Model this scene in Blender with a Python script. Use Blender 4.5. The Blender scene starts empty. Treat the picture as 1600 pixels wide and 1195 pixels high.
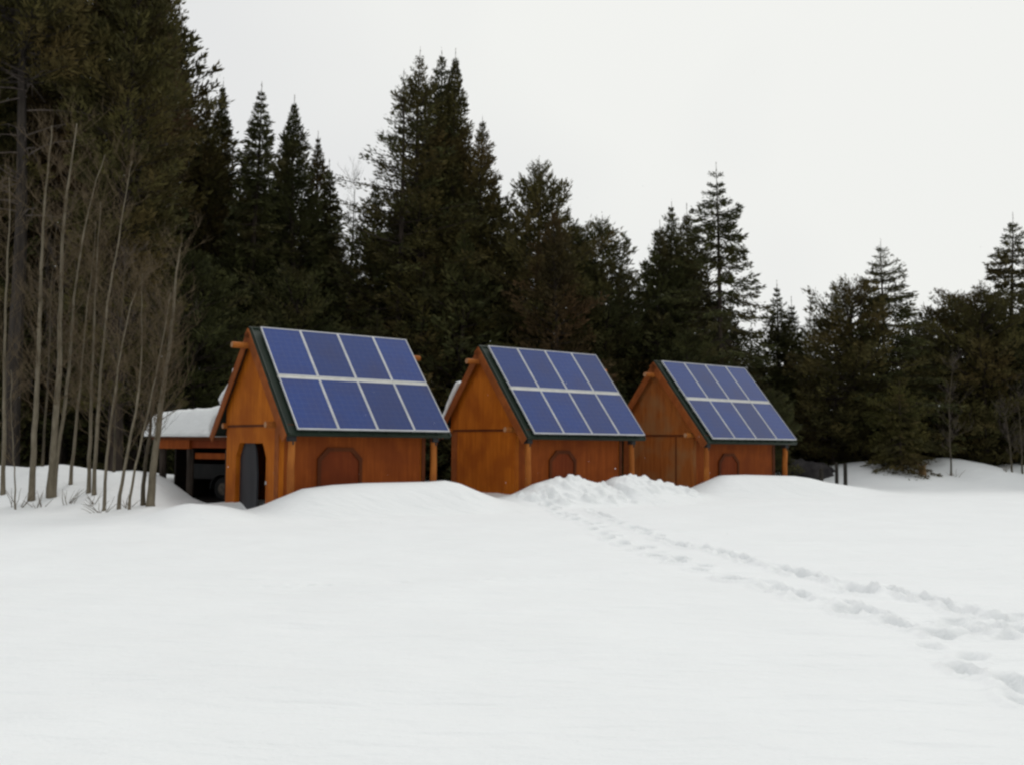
import bpy, math, random
import numpy as np
from mathutils import Matrix, Vector

scene = bpy.context.scene
C = scene.collection
R = math.radians

# ------------------------------------------------------------------ camera
F = 1499.3; PITCH = R(3.608); ROLL = R(0.5); EYE = 1.6
cam_d = bpy.data.cameras.new('camera'); cam = bpy.data.objects.new('camera', cam_d); C.objects.link(cam)
cam_d.sensor_width = 36.0; cam_d.lens = F / 1600 * 36.0
cam_d.clip_start = 0.05; cam_d.clip_end = 1500
cam.matrix_world = Matrix.Translation((0, 0, EYE)) @ Matrix.Rotation(math.pi / 2 + PITCH, 4, 'X') @ Matrix.Rotation(ROLL, 4, 'Z')
scene.camera = cam

# ------------------------------------------------------------------ world, sun, exposure
SUN_EL, SUN_AZ = R(50), R(12)           # azimuth from +Y towards +X (the bright half of the sky is right of centre)
world = bpy.data.worlds.new('World'); scene.world = world; world.use_nodes = True
nt = world.node_tree; nt.nodes.clear()
w_out = nt.nodes.new('ShaderNodeOutputWorld'); w_bg = nt.nodes.new('ShaderNodeBackground')
sky = nt.nodes.new('ShaderNodeTexSky'); sky.sky_type = 'NISHITA'; sky.sun_disc = False
sky.sun_elevation = SUN_EL; sky.sun_rotation = SUN_AZ; sky.air_density = 1.0; sky.dust_density = 6.0
cloud = nt.nodes.new('ShaderNodeMix'); cloud.data_type = 'RGBA'; cloud.inputs[0].default_value = 0.985
w_tc = nt.nodes.new('ShaderNodeTexCoord'); w_n = nt.nodes.new('ShaderNodeTexNoise')
w_n.inputs['Scale'].default_value = 1.6; w_n.inputs['Detail'].default_value = 3.0
w_r = nt.nodes.new('ShaderNodeValToRGB')
w_r.color_ramp.elements[0].position = 0.3; w_r.color_ramp.elements[0].color = (7.35, 7.45, 7.6, 1)
w_r.color_ramp.elements[1].position = 0.7; w_r.color_ramp.elements[1].color = (8.75, 8.85, 8.6, 1)
nt.links.new(w_tc.outputs['Generated'], w_n.inputs['Vector'])
w_s = nt.nodes.new('ShaderNodeSeparateXYZ'); nt.links.new(w_tc.outputs['Generated'], w_s.inputs[0])
w_m = nt.nodes.new('ShaderNodeMath'); w_m.operation = 'MULTIPLY_ADD'; w_m.inputs[1].default_value = .42; w_m.inputs[2].default_value = 0.0
nt.links.new(w_s.outputs[0], w_m.inputs[0])
w_a = nt.nodes.new('ShaderNodeMath'); w_a.operation = 'ADD'; nt.links.new(w_n.outputs['Fac'], w_a.inputs[0]); nt.links.new(w_m.outputs[0], w_a.inputs[1])
nt.links.new(w_a.outputs[0], w_r.inputs['Fac'])
nt.links.new(sky.outputs[0], cloud.inputs['A']); nt.links.new(w_r.outputs[0], cloud.inputs['B'])
nt.links.new(cloud.outputs['Result'], w_bg.inputs['Color']); w_bg.inputs['Strength'].default_value = 0.1
nt.links.new(w_bg.outputs[0], w_out.inputs[0])
sun_d = bpy.data.lights.new('sun', 'SUN'); sun = bpy.data.objects.new('sun', sun_d); C.objects.link(sun)
sun_d.energy = 0.95; sun_d.angle = R(20); sun_d.color = (1.0, 0.97, 0.93)
sd = Vector((math.sin(SUN_AZ) * math.cos(SUN_EL), math.cos(SUN_AZ) * math.cos(SUN_EL), math.sin(SUN_EL)))
sun.rotation_euler = sd.to_track_quat('Z', 'Y').to_euler()
scene.view_settings.view_transform = 'Standard'; scene.view_settings.look = 'None'
scene.view_settings.gamma = 1.0; scene.view_settings.exposure = 0.0
scene.cycles.filter_width = 2.5
scene.cycles.max_bounces = 6; scene.cycles.diffuse_bounces = 3

# ------------------------------------------------------------------ pixel -> world helpers (photo 1600 x 1195)
def ray(px, py):
    a, b = px - 800.0, py - 597.5
    c, s = math.cos(ROLL), math.sin(ROLL)
    x, y = c * a + s * b, -s * a + c * b
    d = np.array([x / F, 1.0, -y / F]); c, s = math.cos(PITCH), math.sin(PITCH)
    return np.array([d[0], d[1] * c - d[2] * s, d[1] * s + d[2] * c])
def at(px, py, Y):
    r = ray(px, py); r = r * (Y / r[1]); return np.array([r[0], r[1], r[2] + EYE])
def on_ground(px, py, z=0.0):
    r = ray(px, py); k = (z - EYE) / r[2]; return np.array([r[0] * k, r[1] * k])

# ------------------------------------------------------------------ object helpers
def tag(o, label=None, cat=None, group=None, kind=None):
    for k, v in (('label', label), ('category', cat), ('group', group), ('kind', kind)):
        if v: o[k] = v
    return o
def thing(name, label, cat, loc=(0, 0, 0), rz=0.0, group=None):
    o = bpy.data.objects.new(name, None); o.empty_display_size = 0.3; C.objects.link(o)
    o.location = [float(v) for v in loc]; o.rotation_euler = (0, 0, rz)
    return tag(o, label, cat, group)
def mesh_np(name, V, Fs, mats, parent=None, smooth=False, mi=None):
    """V (n,3); Fs list of (m,k) int arrays (k = 3 or 4)"""
    me = bpy.data.meshes.new(name)
    V = np.asarray(V, np.float32); me.vertices.add(len(V)); me.vertices.foreach_set('co', V.ravel())
    Fs = [np.asarray(f, np.int32) for f in Fs if len(f)]
    li = np.concatenate([f.ravel() for f in Fs]); cnt = np.concatenate([np.full(len(f), f.shape[1], np.int32) for f in Fs])
    st = np.concatenate([[0], np.cumsum(cnt)[:-1]]).astype(np.int32)
    me.loops.add(len(li)); me.loops.foreach_set('vertex_index', li.astype(np.int32))
    me.polygons.add(len(cnt)); me.polygons.foreach_set('loop_start', st); me.polygons.foreach_set('loop_total', cnt)
    if mi is not None: me.polygons.foreach_set('material_index', np.asarray(mi, np.int32))
    if smooth: me.polygons.foreach_set('use_smooth', np.ones(len(cnt), bool))
    me.update(calc_edges=True); me.validate()
    for m in (mats if isinstance(mats, (list, tuple)) else [mats]): me.materials.append(m)
    o = bpy.data.objects.new(name, me); C.objects.link(o)
    if parent: o.parent = parent
    return o
class MB:
    def __init__(s): s.v = []; s.f = []
    def poly_prism(s, pts, vec):
        """closed polygon pts (3D list) extruded by vec"""
        n = len(pts); b = len(s.v); vec = np.asarray(vec, float)
        s.v += [np.asarray(p, float) for p in pts] + [np.asarray(p, float) + vec for p in pts]
        s.f.append([b + i for i in range(n)][::-1]); s.f.append([b + n + i for i in range(n)])
        for i in range(n):
            j = (i + 1) % n; s.f.append([b + i, b + j, b + n + j, b + n + i])
        return s
    def box(s, lo, hi):
        x0, y0, z0 = lo; x1, y1, z1 = hi
        return s.poly_prism([(x0, y0, z0), (x1, y0, z0), (x1, y1, z0), (x0, y1, z0)], (0, 0, z1 - z0))
    def obox(s, o, a, b, c):
        o, a, b = (np.asarray(k, float) for k in (o, a, b))
        return s.poly_prism([o, o + a, o + a + b, o + b], c)
    def tube(s, pts, rad, n=8, cap=True):
        pts = [np.asarray(p, float) for p in pts]; rings = []
        for i, p in enumerate(pts):
            t = pts[min(i + 1, len(pts) - 1)] - pts[max(i - 1, 0)]; t /= np.linalg.norm(t) + 1e-9
            a = np.cross(t, (0, 0, 1) if abs(t[2]) < .9 else (1, 0, 0)); a /= np.linalg.norm(a); b_ = np.cross(t, a)
            r = rad[i] if hasattr(rad, '__len__') else rad
            rings.append(len(s.v))
            for k in range(n):
                an = 2 * math.pi * k / n; s.v.append(p + r * (math.cos(an) * a + math.sin(an) * b_))
        for i in range(len(pts) - 1):
            for k in range(n):
                q = (k + 1) % n; s.f.append([rings[i] + k, rings[i] + q, rings[i + 1] + q, rings[i + 1] + k])
        if cap:
            s.f.append([rings[0] + k for k in range(n)][::-1]); s.f.append([rings[-1] + k for k in range(n)])
        return s
    def build(s, name, mat, parent=None, bevel=0.0, smooth=False):
        me = bpy.data.meshes.new(name); me.from_pydata([tuple(v) for v in s.v], [], s.f); me.update()
        import bmesh
        bm = bmesh.new(); bm.from_mesh(me); bmesh.ops.recalc_face_normals(bm, faces=bm.faces)
        if bevel > 0: bmesh.ops.bevel(bm, geom=list(bm.edges), offset=bevel, segments=1, affect='EDGES', profile=0.6, clamp_overlap=True)
        bm.to_mesh(me); bm.free()
        if smooth: me.polygons.foreach_set('use_smooth', [True] * len(me.polygons))
        me.materials.append(mat)
        o = bpy.data.objects.new(name, me); C.objects.link(o)
        if parent: o.parent = parent
        return o

# ------------------------------------------------------------------ materials
def new_mat(name, rough=0.8, spec=0.3):
    m = bpy.data.materials.new(name); m.use_nodes = True
    b = m.node_tree.nodes['Principled BSDF']; b.inputs['Roughness'].default_value = rough
    b.inputs['Specular IOR Level'].default_value = spec
    return m, m.node_tree, b
def noise_mat(name, c0, c1, scale=(4, 4, 4), rough=0.8, spec=0.25, detail=4, p0=.35, p1=.65, bump=0.0, bscale=30, dist=0.0):
    m, t, b = new_mat(name, rough, spec)
    tc = t.nodes.new('ShaderNodeTexCoord'); mp = t.nodes.new('ShaderNodeMapping'); mp.inputs['Scale'].default_value = scale
    n = t.nodes.new('ShaderNodeTexNoise'); n.inputs['Scale'].default_value = 1; n.inputs['Detail'].default_value = detail
    n.inputs['Distortion'].default_value = dist
    r = t.nodes.new('ShaderNodeValToRGB')
    r.color_ramp.elements[0].position = p0; r.color_ramp.elements[0].color = (*c0, 1)
    r.color_ramp.elements[1].position = p1; r.color_ramp.elements[1].color = (*c1, 1)
    t.links.new(tc.outputs['Object'], mp.inputs[0]); t.links.new(mp.outputs[0], n.inputs['Vector'])
    t.links.new(n.outputs['Fac'], r.inputs[0]); t.links.new(r.outputs[0], b.inputs['Base Color'])
    if bump:
        n2 = t.nodes.new('ShaderNodeTexNoise'); n2.inputs['Scale'].default_value = bscale; n2.inputs['Detail'].default_value = 3
        bp = t.nodes.new('ShaderNodeBump'); bp.inputs['Strength'].default_value = bump; bp.inputs['Distance'].default_value = .02
        t.links.new(tc.outputs['Object'], n2.inputs['Vector']); t.links.new(n2.outputs['Fac'], bp.inputs['Height'])
        t.links.new(bp.outputs[0], b.inputs['Normal'])
    return m
def wood_mat(name, c0, c1, stain, scale=(9, 9, .7), rough=.65):
    """stained wood: grain streaks along z plus broad weather blotches"""
    m, t, b = new_mat(name, rough, .12)
    tc = t.nodes.new('ShaderNodeTexCoord'); oi = t.nodes.new('ShaderNodeObjectInfo')
    ad = t.nodes.new('ShaderNodeVectorMath'); ad.operation = 'ADD'
    t.links.new(tc.outputs['Object'], ad.inputs[0]); t.links.new(oi.outputs['Location'], ad.inputs[1])
    mp = t.nodes.new('ShaderNodeMapping'); mp.inputs['Scale'].default_value = scale
    t.links.new(ad.outputs[0], mp.inputs[0])
    n = t.nodes.new('ShaderNodeTexNoise'); n.inputs['Scale'].default_value = 1.5; n.inputs['Detail'].default_value = 6
    t.links.new(mp.outputs[0], n.inputs['Vector'])
    r = t.nodes.new('ShaderNodeValToRGB')
    r.color_ramp.elements[0].position = .32; r.color_ramp.elements[0].color = (*c0, 1)
    r.color_ramp.elements[1].position = .68; r.color_ramp.elements[1].color = (*c1, 1)
    t.links.new(n.outputs['Fac'], r.inputs[0])
    n2 = t.nodes.new('ShaderNodeTexNoise'); n2.inputs['Scale'].default_value = 1.3; n2.inputs['Detail'].default_value = 5
    t.links.new(ad.outputs[0], n2.inputs['Vector'])
    r2 = t.nodes.new('ShaderNodeValToRGB'); r2.color_ramp.elements[0].position = .44; r2.color_ramp.elements[1].position = .62
    r2.color_ramp.elements[1].color = (.7, .7, .7, 1)
    t.links.new(n2.outputs['Fac'], r2.inputs[0])
    mx = t.nodes.new('ShaderNodeMix'); mx.data_type = 'RGBA'; mx.inputs['B'].default_value = (*stain, 1)
    t.links.new(r2.outputs[0], mx.inputs[0]); t.links.new(r.outputs[0], mx.inputs['A'])
    t.links.new(mx.outputs['Result'], b.inputs['Base Color'])
    bp = t.nodes.new('ShaderNodeBump'); bp.inputs['Strength'].default_value = .25; bp.inputs['Distance'].default_value = .01
    t.links.new(n.outputs['Fac'], bp.inputs['Height']); t.links.new(bp.outputs[0], b.inputs['Normal'])
    return m
M = {}
M['ply'] = wood_mat('stained_plywood', (.34, .088, .006), (.48, .142, .011), (.28, .067, .006))
M['ply_side'] = wood_mat('shade_darkened_plywood', (.21, .045, .006), (.29, .070, .010), (.175, .036, .006))  # long-wall plywood, the shade under the eaves put into a darker colour
M['ply_old'] = wood_mat('weathered_plywood', (.22, .062, .012), (.32, .105, .022), (.25, .125, .05))
M['trim'] = wood_mat('bargeboard_wood', (.21, .055, .013), (.29, .085, .020), (.17, .05, .015), scale=(3, 3, 3))
M['log'] = wood_mat('peeled_log', (.30, .092, .016), (.42, .15, .030), (.22, .065, .013), scale=(8, 8, 1.2))
M['log_end'] = noise_mat('log_end_grain', (.30, .15, .075), (.42, .24, .13), (12, 12, 12))
M['hatch'] = wood_mat('red_brown_hatch', (.15, .027, .006), (.21, .043, .009), (.12, .024, .006))
M['trim_dark'] = wood_mat('dark_brown_trim', (.095, .025, .007), (.13, .036, .010), (.075, .020, .007))
M['roof'] = noise_mat('green_metal_roofing', (.007, .015, .009), (.011, .022, .013), (2, 2, 2), rough=.5, spec=.3)
M['slate'] = noise_mat('slate_grey_door_paint', (.022, .023, .027), (.032, .033, .038), (3, 3, .7), rough=.6)
M['iron'] = noise_mat('dark_iron', (.012, .012, .013), (.02, .02, .02), rough=.5)
M['alu'] = noise_mat('panel_aluminium', (.46, .47, .49), (.56, .57, .58), (3, 3, 3), rough=.45)
M['alu'].node_tree.nodes['Principled BSDF'].inputs['Metallic'].default_value = .25
M['steel'] = noise_mat('galvanised_rail', (.50, .49, .45), (.60, .59, .54), (5, 5, 5), rough=.5)
M['knob'] = noise_mat('pale_knob', (.45, .42, .38), (.55, .5, .45), rough=.4)
M['dark_in'] = noise_mat('interior_shade_black', (.012, .009, .007), (.02, .014, .01), (2, 2, 8), rough=.9)  # near-black, the darkness of the interiors put into the colour
M['tyre'] = noise_mat('tyre_rubber', (.012, .012, .012), (.02, .02, .02), (8, 8, 8), rough=.8)
M['hub'] = noise_mat('shade_dulled_hub', (.05, .042, .036), (.12, .10, .08), (10, 10, 10), rough=.6)  # pale hub toned down, carport gloom put into its colour
M['trailer_shade'] = noise_mat('shade_dark_body', (.012, .013, .013), (.022, .022, .021), (3, 3, 3), rough=.6)  # trailer body kept near-black, carport gloom put into its colour
M['post'] = noise_mat('weathered_fence_wood', (.018, .016, .013), (.04, .035, .028), (14, 14, 2), rough=.9)
M['rock'] = noise_mat('dark_boulder_stone', (.018, .016, .017), (.042, .038, .038), (3, 3, 3), rough=.9, bump=.6, bscale=9)
M['bark'] = noise_mat('conifer_bark', (.022, .016, .012), (.055, .042, .034), (7, 7, 1.4), rough=.95)
M['bark_grey'] = noise_mat('old_grey_bark', (.022, .018, .015), (.048, .04, .034), (6, 6, 1.2), rough=.95)
M['deadwood'] = noise_mat('dead_grey_branch', (.05, .04, .035), (.10, .082, .07), (8, 8, 8), rough=.95)
M['aspen'] = noise_mat('aspen_bark', (.10, .085, .058), (.20, .172, .125), (7, 7, 2.2), rough=.9, detail=6, p0=.3, p1=.7)
M['aspen_dark'] = noise_mat('dark_old_aspen_bark', (.045, .038, .026), (.095, .078, .052), (7, 7, 2), rough=.9)  # darker bark tone for some stems and saplings
M['twig'] = noise_mat('bare_twig', (.07, .05, .03), (.12, .09, .052), (5, 5, 5), rough=.9)
M['stub'] = noise_mat('brown_stub', (.10, .06, .025), (.17, .11, .05), (9, 9, 9), rough=.9)

def solar_mat():
    m, t, b = new_mat('blue_solar_cells', .20, .40)
    tc = t.nodes.new('ShaderNodeTexCoord'); sp = t.nodes.new('ShaderNodeSeparateXYZ'); t.links.new(tc.outputs['UV'], sp.inputs[0])
    def line(sock, n, w):
        mu = t.nodes.new('ShaderNodeMath'); mu.operation = 'MULTIPLY'; mu.inputs[1].default_value = n; t.links.new(sock, mu.inputs[0])
        fr = t.nodes.new('ShaderNodeMath'); fr.operation = 'FRACT'; t.links.new(mu.outputs[0], fr.inputs[0])
        lt = t.nodes.new('ShaderNodeMath'); lt.operation = 'LESS_THAN'; lt.inputs[1].default_value = w; t.links.new(fr.outputs[0], lt.inputs[0])
        return lt.outputs[0]
    mxm = t.nodes.new('ShaderNodeMath'); mxm.operation = 'MAXIMUM'
    t.links.new(line(sp.outputs[0], 6, .05), mxm.inputs[0]); t.links.new(line(sp.outputs[1], 10, .05), mxm.inputs[1])
    bus = line(sp.outputs[0], 18, .04)
    vo = t.nodes.new('ShaderNodeTexVoronoi'); vo.inputs['Scale'].default_value = 16; t.links.new(tc.outputs['Object'], vo.inputs['Vector'])
    no = t.nodes.new('ShaderNodeTexNoise'); no.inputs['Scale'].default_value = 1.1; no.inputs['Detail'].default_value = 4; t.links.new(tc.outputs['Object'], no.inputs['Vector'])
    mix1 = t.nodes.new('ShaderNodeMix'); mix1.data_type = 'RGBA'
    mix1.inputs['A'].default_value = (.005, .030, .168, 1); mix1.inputs['B'].default_value = (.010, .038, .190, 1)
    t.links.new(vo.outputs['Color'], mix1.inputs[0])
    mix2 = t.nodes.new('ShaderNodeMix'); mix2.data_type = 'RGBA'; mix2.inputs['B'].default_value = (.016, .032, .145, 1)
    rr = t.nodes.new('ShaderNodeValToRGB'); rr.color_ramp.elements[0].position = .42; rr.color_ramp.elements[1].position = .7
    t.links.new(no.outputs['Fac'], rr.inputs[0]); t.links.new(rr.outputs[0], mix2.inputs[0]); t.links.new(mix1.outputs['Result'], mix2.inputs['A'])
    mix3 = t.nodes.new('ShaderNodeMix'); mix3.data_type = 'RGBA'; mix3.inputs['B'].default_value = (.08, .105, .21, 1)
    mul = t.nodes.new('ShaderNodeMath'); mul.operation = 'MULTIPLY'; mul.inputs[1].default_value = .42
    t.links.new(mxm.outputs[0], mul.inputs[0]); t.links.new(mul.outputs[0], mix3.inputs[0]); t.links.new(mix2.outputs['Result'], mix3.inputs['A'])
    mix4 = t.nodes.new('ShaderNodeMix'); mix4.data_type = 'RGBA'; mix4.inputs['B'].default_value = (.10, .12, .20, 1)
    mu2 = t.nodes.new('ShaderNodeMath'); mu2.operation = 'MULTIPLY'; mu2.inputs[1].default_value = .26
    t.links.new(bus, mu2.inputs[0]); t.links.new(mu2.outputs[0], mix4.inputs[0]); t.links.new(mix3.outputs['Result'], mix4.inputs['A'])
    oi = t.nodes.new('ShaderNodeObjectInfo'); mr = t.nodes.new('ShaderNodeMapRange'); mr.inputs['To Min'].default_value = .80; mr.inputs['To Max'].default_value = 1.12
    hs = t.nodes.new('ShaderNodeHueSaturation'); t.links.new(oi.outputs['Random'], mr.inputs['Value']); t.links.new(mr.outputs[0], hs.inputs['Value'])
    t.links.new(mix4.outputs['Result'], hs.inputs['Color']); t.links.new(hs.outputs[0], b.inputs['Base Color'])
    return m
M['solar'] = solar_mat()

def snow_mat(name, fine=34, strength=.4, tint=(.818, .838, .842)):
    m, t, b = new_mat(name, .75, .2)
    tc = t.nodes.new('ShaderNodeTexCoord')
    n1 = t.nodes.new('ShaderNodeTexNoise'); n1.inputs['Scale'].default_value = .7; n1.inputs['Detail'].default_value = 5
    r = t.nodes.new('ShaderNodeValToRGB')
    r.color_ramp.elements[0].position = .3; r.color_ramp.elements[0].color = (tint[0] * .965, tint[1] * .965, tint[2] * .965, 1)
    r.color_ramp.elements[1].position = .7; r.color_ramp.elements[1].color = (*tint, 1)
    t.links.new(tc.outputs['Object'], n1.inputs['Vector']); t.links.new(n1.outputs['Fac'], r.inputs[0]); t.links.new(r.outputs[0], b.inputs['Base Color'])
    n2 = t.nodes.new('ShaderNodeTexNoise'); n2.inputs['Scale'].default_value = fine; n2.inputs['Detail'].default_value = 4
    n3 = t.nodes.new('ShaderNodeTexNoise'); n3.inputs['Scale'].default_value = 1; n3.inputs['Detail'].default_value = 5
    mp = t.nodes.new('ShaderNodeMapping'); mp.inputs['Scale'].default_value = (1.6, 5.5, 3); mp.inputs['Rotation'].default_value = (0, 0, R(12))
    t.links.new(tc.outputs['Object'], n2.inputs['Vector']); t.links.new(tc.outputs['Object'], mp.inputs[0]); t.links.new(mp.outputs[0], n3.inputs['Vector'])
    b1 = t.nodes.new('ShaderNodeBump'); b1.inputs['Strength'].default_value = strength; b1.inputs['Distance'].default_value = .012
    b2 = t.nodes.new('ShaderNodeBump'); b2.inputs['Strength'].default_value = strength; b2.inputs['Distance'].default_value = .15
    t.links.new(n2.outputs['Fac'], b1.inputs['Height']); t.links.new(n3.outputs['Fac'], b2.inputs['Height'])
    t.links.new(b2.outputs[0], b1.inputs['Normal']); t.links.new(b1.outputs[0], b.inputs['Normal'])
    return m
M['snow'] = snow_mat('field_snow')
M['roof_snow'] = snow_mat('roof_snow', 25, .5)

def needle_mat(name, dark, light, brown, amt=.25):
    m, t, b = new_mat(name, .75, .12)
    tc = t.nodes.new('ShaderNodeTexCoord'); oi = t.nodes.new('ShaderNodeObjectInfo')
    ad = t.nodes.new('ShaderNodeVectorMath'); ad.operation = 'ADD'
    t.links.new(tc.outputs['Object'], ad.inputs[0]); t.links.new(oi.outputs['Location'], ad.inputs[1])
    n = t.nodes.new('ShaderNodeTexNoise'); n.inputs['Scale'].default_value = .9; n.inputs['Detail'].default_value = 6
    t.links.new(ad.outputs[0], n.inputs['Vector'])
    r = t.nodes.new('ShaderNodeValToRGB')
    r.color_ramp.elements[0].position = .36; r.color_ramp.elements[0].color = (*dark, 1)
    r.color_ramp.elements[1].position = .66; r.color_ramp.elements[1].color = (*light, 1)
    t.links.new(n.outputs['Fac'], r.inputs[0])
    n2 = t.nodes.new('ShaderNodeTexNoise'); n2.inputs['Scale'].default_value = .38; n2.inputs['Detail'].default_value = 4
    t.links.new(ad.outputs[0], n2.inputs['Vector'])
    r2 = t.nodes.new('ShaderNodeValToRGB'); r2.color_ramp.elements[0].position = .56 - amt * .3; r2.color_ramp.elements[1].position = .8 - amt * .3
    t.links.new(n2.outputs['Fac'], r2.inputs[0])
    mx = t.nodes.new('ShaderNodeMix'); mx.data_type = 'RGBA'; mx.inputs['B'].default_value = (*brown, 1)
    t.links.new(r2.outputs[0], mx.inputs[0]); t.links.new(r.outputs[0], mx.inputs['A']); t.links.new(mx.outputs['Result'], b.inputs['Base Color'])
    return m
M['n_green'] = needle_mat('dark_green_needles', (.033, .037, .014), (.066, .068, .023), (.070, .057, .022))
M['n_olive'] = needle_mat('olive_needles', (.038, .036, .013), (.080, .070, .022), (.088, .062, .022), .3)
M['n_rust'] = needle_mat('rusty_needles', (.036, .029, .012), (.062, .048, .019), (.078, .045, .020), .5)
M['n_bush'] = needle_mat('fresh_olive_needles', (.045, .046, .013), (.085, .078, .022), (.080, .062, .02), .2)
M['n_far'] = needle_mat('haze_grey_needles', (.050, .046, .036), (.075, .068, .052), (.085, .066, .055), .4)  # distance haze mixed into the needle colour

# ------------------------------------------------------------------ the snow field
TH = R(38.3)                                           # direction of the row of sheds
CPO = (-7.55, 25.75, 0.0); CPA = R(-25)                   # carport: right front corner; the front runs left and away from it
SHEDS = [(-6.4404, 23.3197, 2.7470, R(38.95)), (-0.9546, 27.2697, 2.7355, R(38.12)), (4.5830, 30.9130, 2.6631, R(37.99))]
def loc2w(i, u, v, z=0.0):
    x, y, zz, th = SHEDS[i]
    return np.array([x + math.cos(th) * u + math.sin(th) * v, y + math.sin(th) * u - math.cos(th) * v, z])
rngG = np.random.default_rng(11)
def crest(A, B, pts, ext=True):
    """silhouette points (pixels) carried to the vertical plane through A and B -> sorted s, z along the line"""
    A, B = np.array(A[:2]), np.array(B[:2]); d = (B - A) / np.linalg.norm(B - A); n = np.array([-d[1], d[0]])
    out = []
    for px, py in pts:
        r = ray(px, py); k = (n @ A) / (n @ r[:2]); P = r * k
        out.append((d @ (P[:2] - A), P[2] + EYE))
    out.sort(); o = np.array(out)
    return A, d, n, o[:, 0], o[:, 1]
row = crest(loc2w(0, 2.3, 2.75), loc2w(2, 2.3, 2.75),
    [(300, 786), (345, 789), (365, 793), (385, 797), (405, 794), (420, 788), (440, 778), (475, 763), (520, 757), (570, 754), (620, 753), (670, 752), (695, 750), (715, 754), (740, 765), (765, 775), (782, 779), (800, 774), (818, 769),
     (840, 755), (865, 747), (900, 745), (918, 750), (935, 758), (948, 764), (953, 752), (965, 744), (985, 746), (1005, 749), (1025, 751), (1045, 757), (1060, 762), (1070, 768), (1085, 767), (1110, 752), (1130, 742), (1165, 741), (1200, 742), (1240, 743), (1262, 746), (1285, 752), (1310, 756), (1335, 760)])
lb = crest(at(-200, 700, 25.2), at(290, 700, 25.2), [(-400, 715), (-150, 722), (0, 727), (40, 730), (90, 725), (120, 730), (170, 737), (215, 736), (238, 747), (262, 763), (285, 779), (310, 788)])
rb = crest(at(1200, 700, 39), at(1650, 700, 42), [(1215, 762), (1245, 752), (1275, 744), (1300, 734), (1325, 726), (1350, 720), (1370, 719), (1400, 725), (1432, 728), (1446, 722), (1460, 715), (1482, 715), (1502, 717), (1528, 724), (1545, 731), (1560, 729), (1582, 723), (1620, 723), (1680, 719), (1800, 724)])
def smooth01(x): x = np.clip(x, 0, 1); return x * x * (3 - 2 * x)
def vnoise(x, y, seed):
    rg = np.random.default_rng(seed); T = rg.random((64, 64)); xi, yi = np.floor(x).astype(int), np.floor(y).astype(int)
    fx, fy = smooth01(x - xi), smooth01(y - yi); a = T[xi % 64, yi % 64]; b = T[(xi + 1) % 64, yi % 64]; c = T[xi % 64, (yi + 1) % 64]; d = T[(xi + 1) % 64, (yi + 1) % 64]
    return (a * (1 - fx) + b * fx) * (1 - fy) + (c * (1 - fx) + d * fx) * fy - .5
def bank(h, x, y, ln, wf, wb, back_keep):
    A, d, n, S, Z = ln
    s = (x - A[0]) * d[0] + (y - A[1]) * d[1]; t = -((x - A[0]) * n[0] + (y - A[1]) * n[1])      # t > 0 towards the camera
    H = np.interp(s, S, Z); ends = smooth01((s - S[0] + 1.2) / 1.2) * smooth01((S[-1] + 1.2 - s) / 1.2)
    pr = np.where(t > 0, 1 - smooth01(t / wf), back_keep + (1 - back_keep) * (1 - smooth01(-t / wb)))
    return h + (H - h) * pr * ends * np.where(t < -wb * 1.6, 1 - smooth01((-t - wb * 1.6) / 4), 1)
# footprints (x, y, heading, half length, half width, depth)
STAMPS = []
def stamp_px(px, py, l, w, dep, head=None): P = on_ground(px, py); STAMPS.append((P[0], P[1], head, l, w, dep))
up = [(925, 800), (985, 822), (1045, 843), (1110, 855), (1165, 873), (1215, 886), (1290, 906), (1340, 921), (1390, 926), (1500, 954), (1560, 974), (1640, 1002)]
lo = [(855, 792), (910, 812), (960, 838), (1020, 860), (1080, 880), (1130, 898), (1200, 915), (1260, 935), (1340, 957), (1410, 977), (1470, 1005), (1500, 1043), (1560, 1066), (1640, 1100)]
def trail(pts, step, l, w, dep, jit, seed):
    rg = np.random.default_rng(seed); P = np.array([on_ground(*p) for p in pts]); L = np.r_[0, np.cumsum(np.linalg.norm(np.diff(P, axis=0), axis=1))]
    q = 0.0; side = 1
    while q < L[-1]:
        x, y = np.interp(q, L, P[:, 0]), np.interp(q, L, P[:, 1]); x2, y2 = np.interp(q + .3, L, P[:, 0]), np.interp(q + .3, L, P[:, 1])
        hd = math.atan2(y2 - y, x2 - x + 1e-6); nx, ny = -math.sin(hd), math.cos(hd); o = side * jit * rg.uniform(.4, 1.1)
        STAMPS.append((x + nx * o, y + ny * o, hd + rg.normal(0, .2), l * rg.uniform(.75, 1.3), w * rg.uniform(.8, 1.25), dep * rg.uniform(.5, 1.2)))
        q += step * rg.uniform(.8, 1.25); side = -side
trail(up, .42, .20, .105, .10, .10, 1); trail(lo, .40, .19, .11, .12, .13, 2)
mid = [((a[0] + b[0]) / 2, (a[1] + b[1]) / 2) for a, b in zip(up, lo)]
for a, b, dep in (((1112, 856), (1165, 873), .10), ((1215, 886), (1290, 907), .13), ((1310, 912), (1360, 930), .10), ((1392, 927), (1500, 955), .16), ((1200, 914), (1262, 935), .10), ((1325, 950), (1380, 968), .1), ((925, 798), (955, 808), .08), ((1040, 842), (1075, 852), .1)):
    A_, B_ = on_ground(*a), on_ground(*b); hd = math.atan2(B_[1] - A_[1], B_[0] - A_[0]); n_ = np.linalg.norm(B_ - A_)
    STAMPS.append(((A_[0] + B_[0]) / 2, (A_[1] + B_[1]) / 2, hd, n_ / 2 * 1.1, .12, dep * 1.15))      # drag marks
for k in range(44):                                     # a small animal's faint trail across the field
    px = 420 + k * 13.5 + rngG.uniform(-4, 4); P = on_ground(px, 917 - (px - 420) * .033 + rngG.uniform(-1.5, 1.5))
    STAMPS.append((P[0], P[1], .1, .06, .045, .022))
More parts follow.
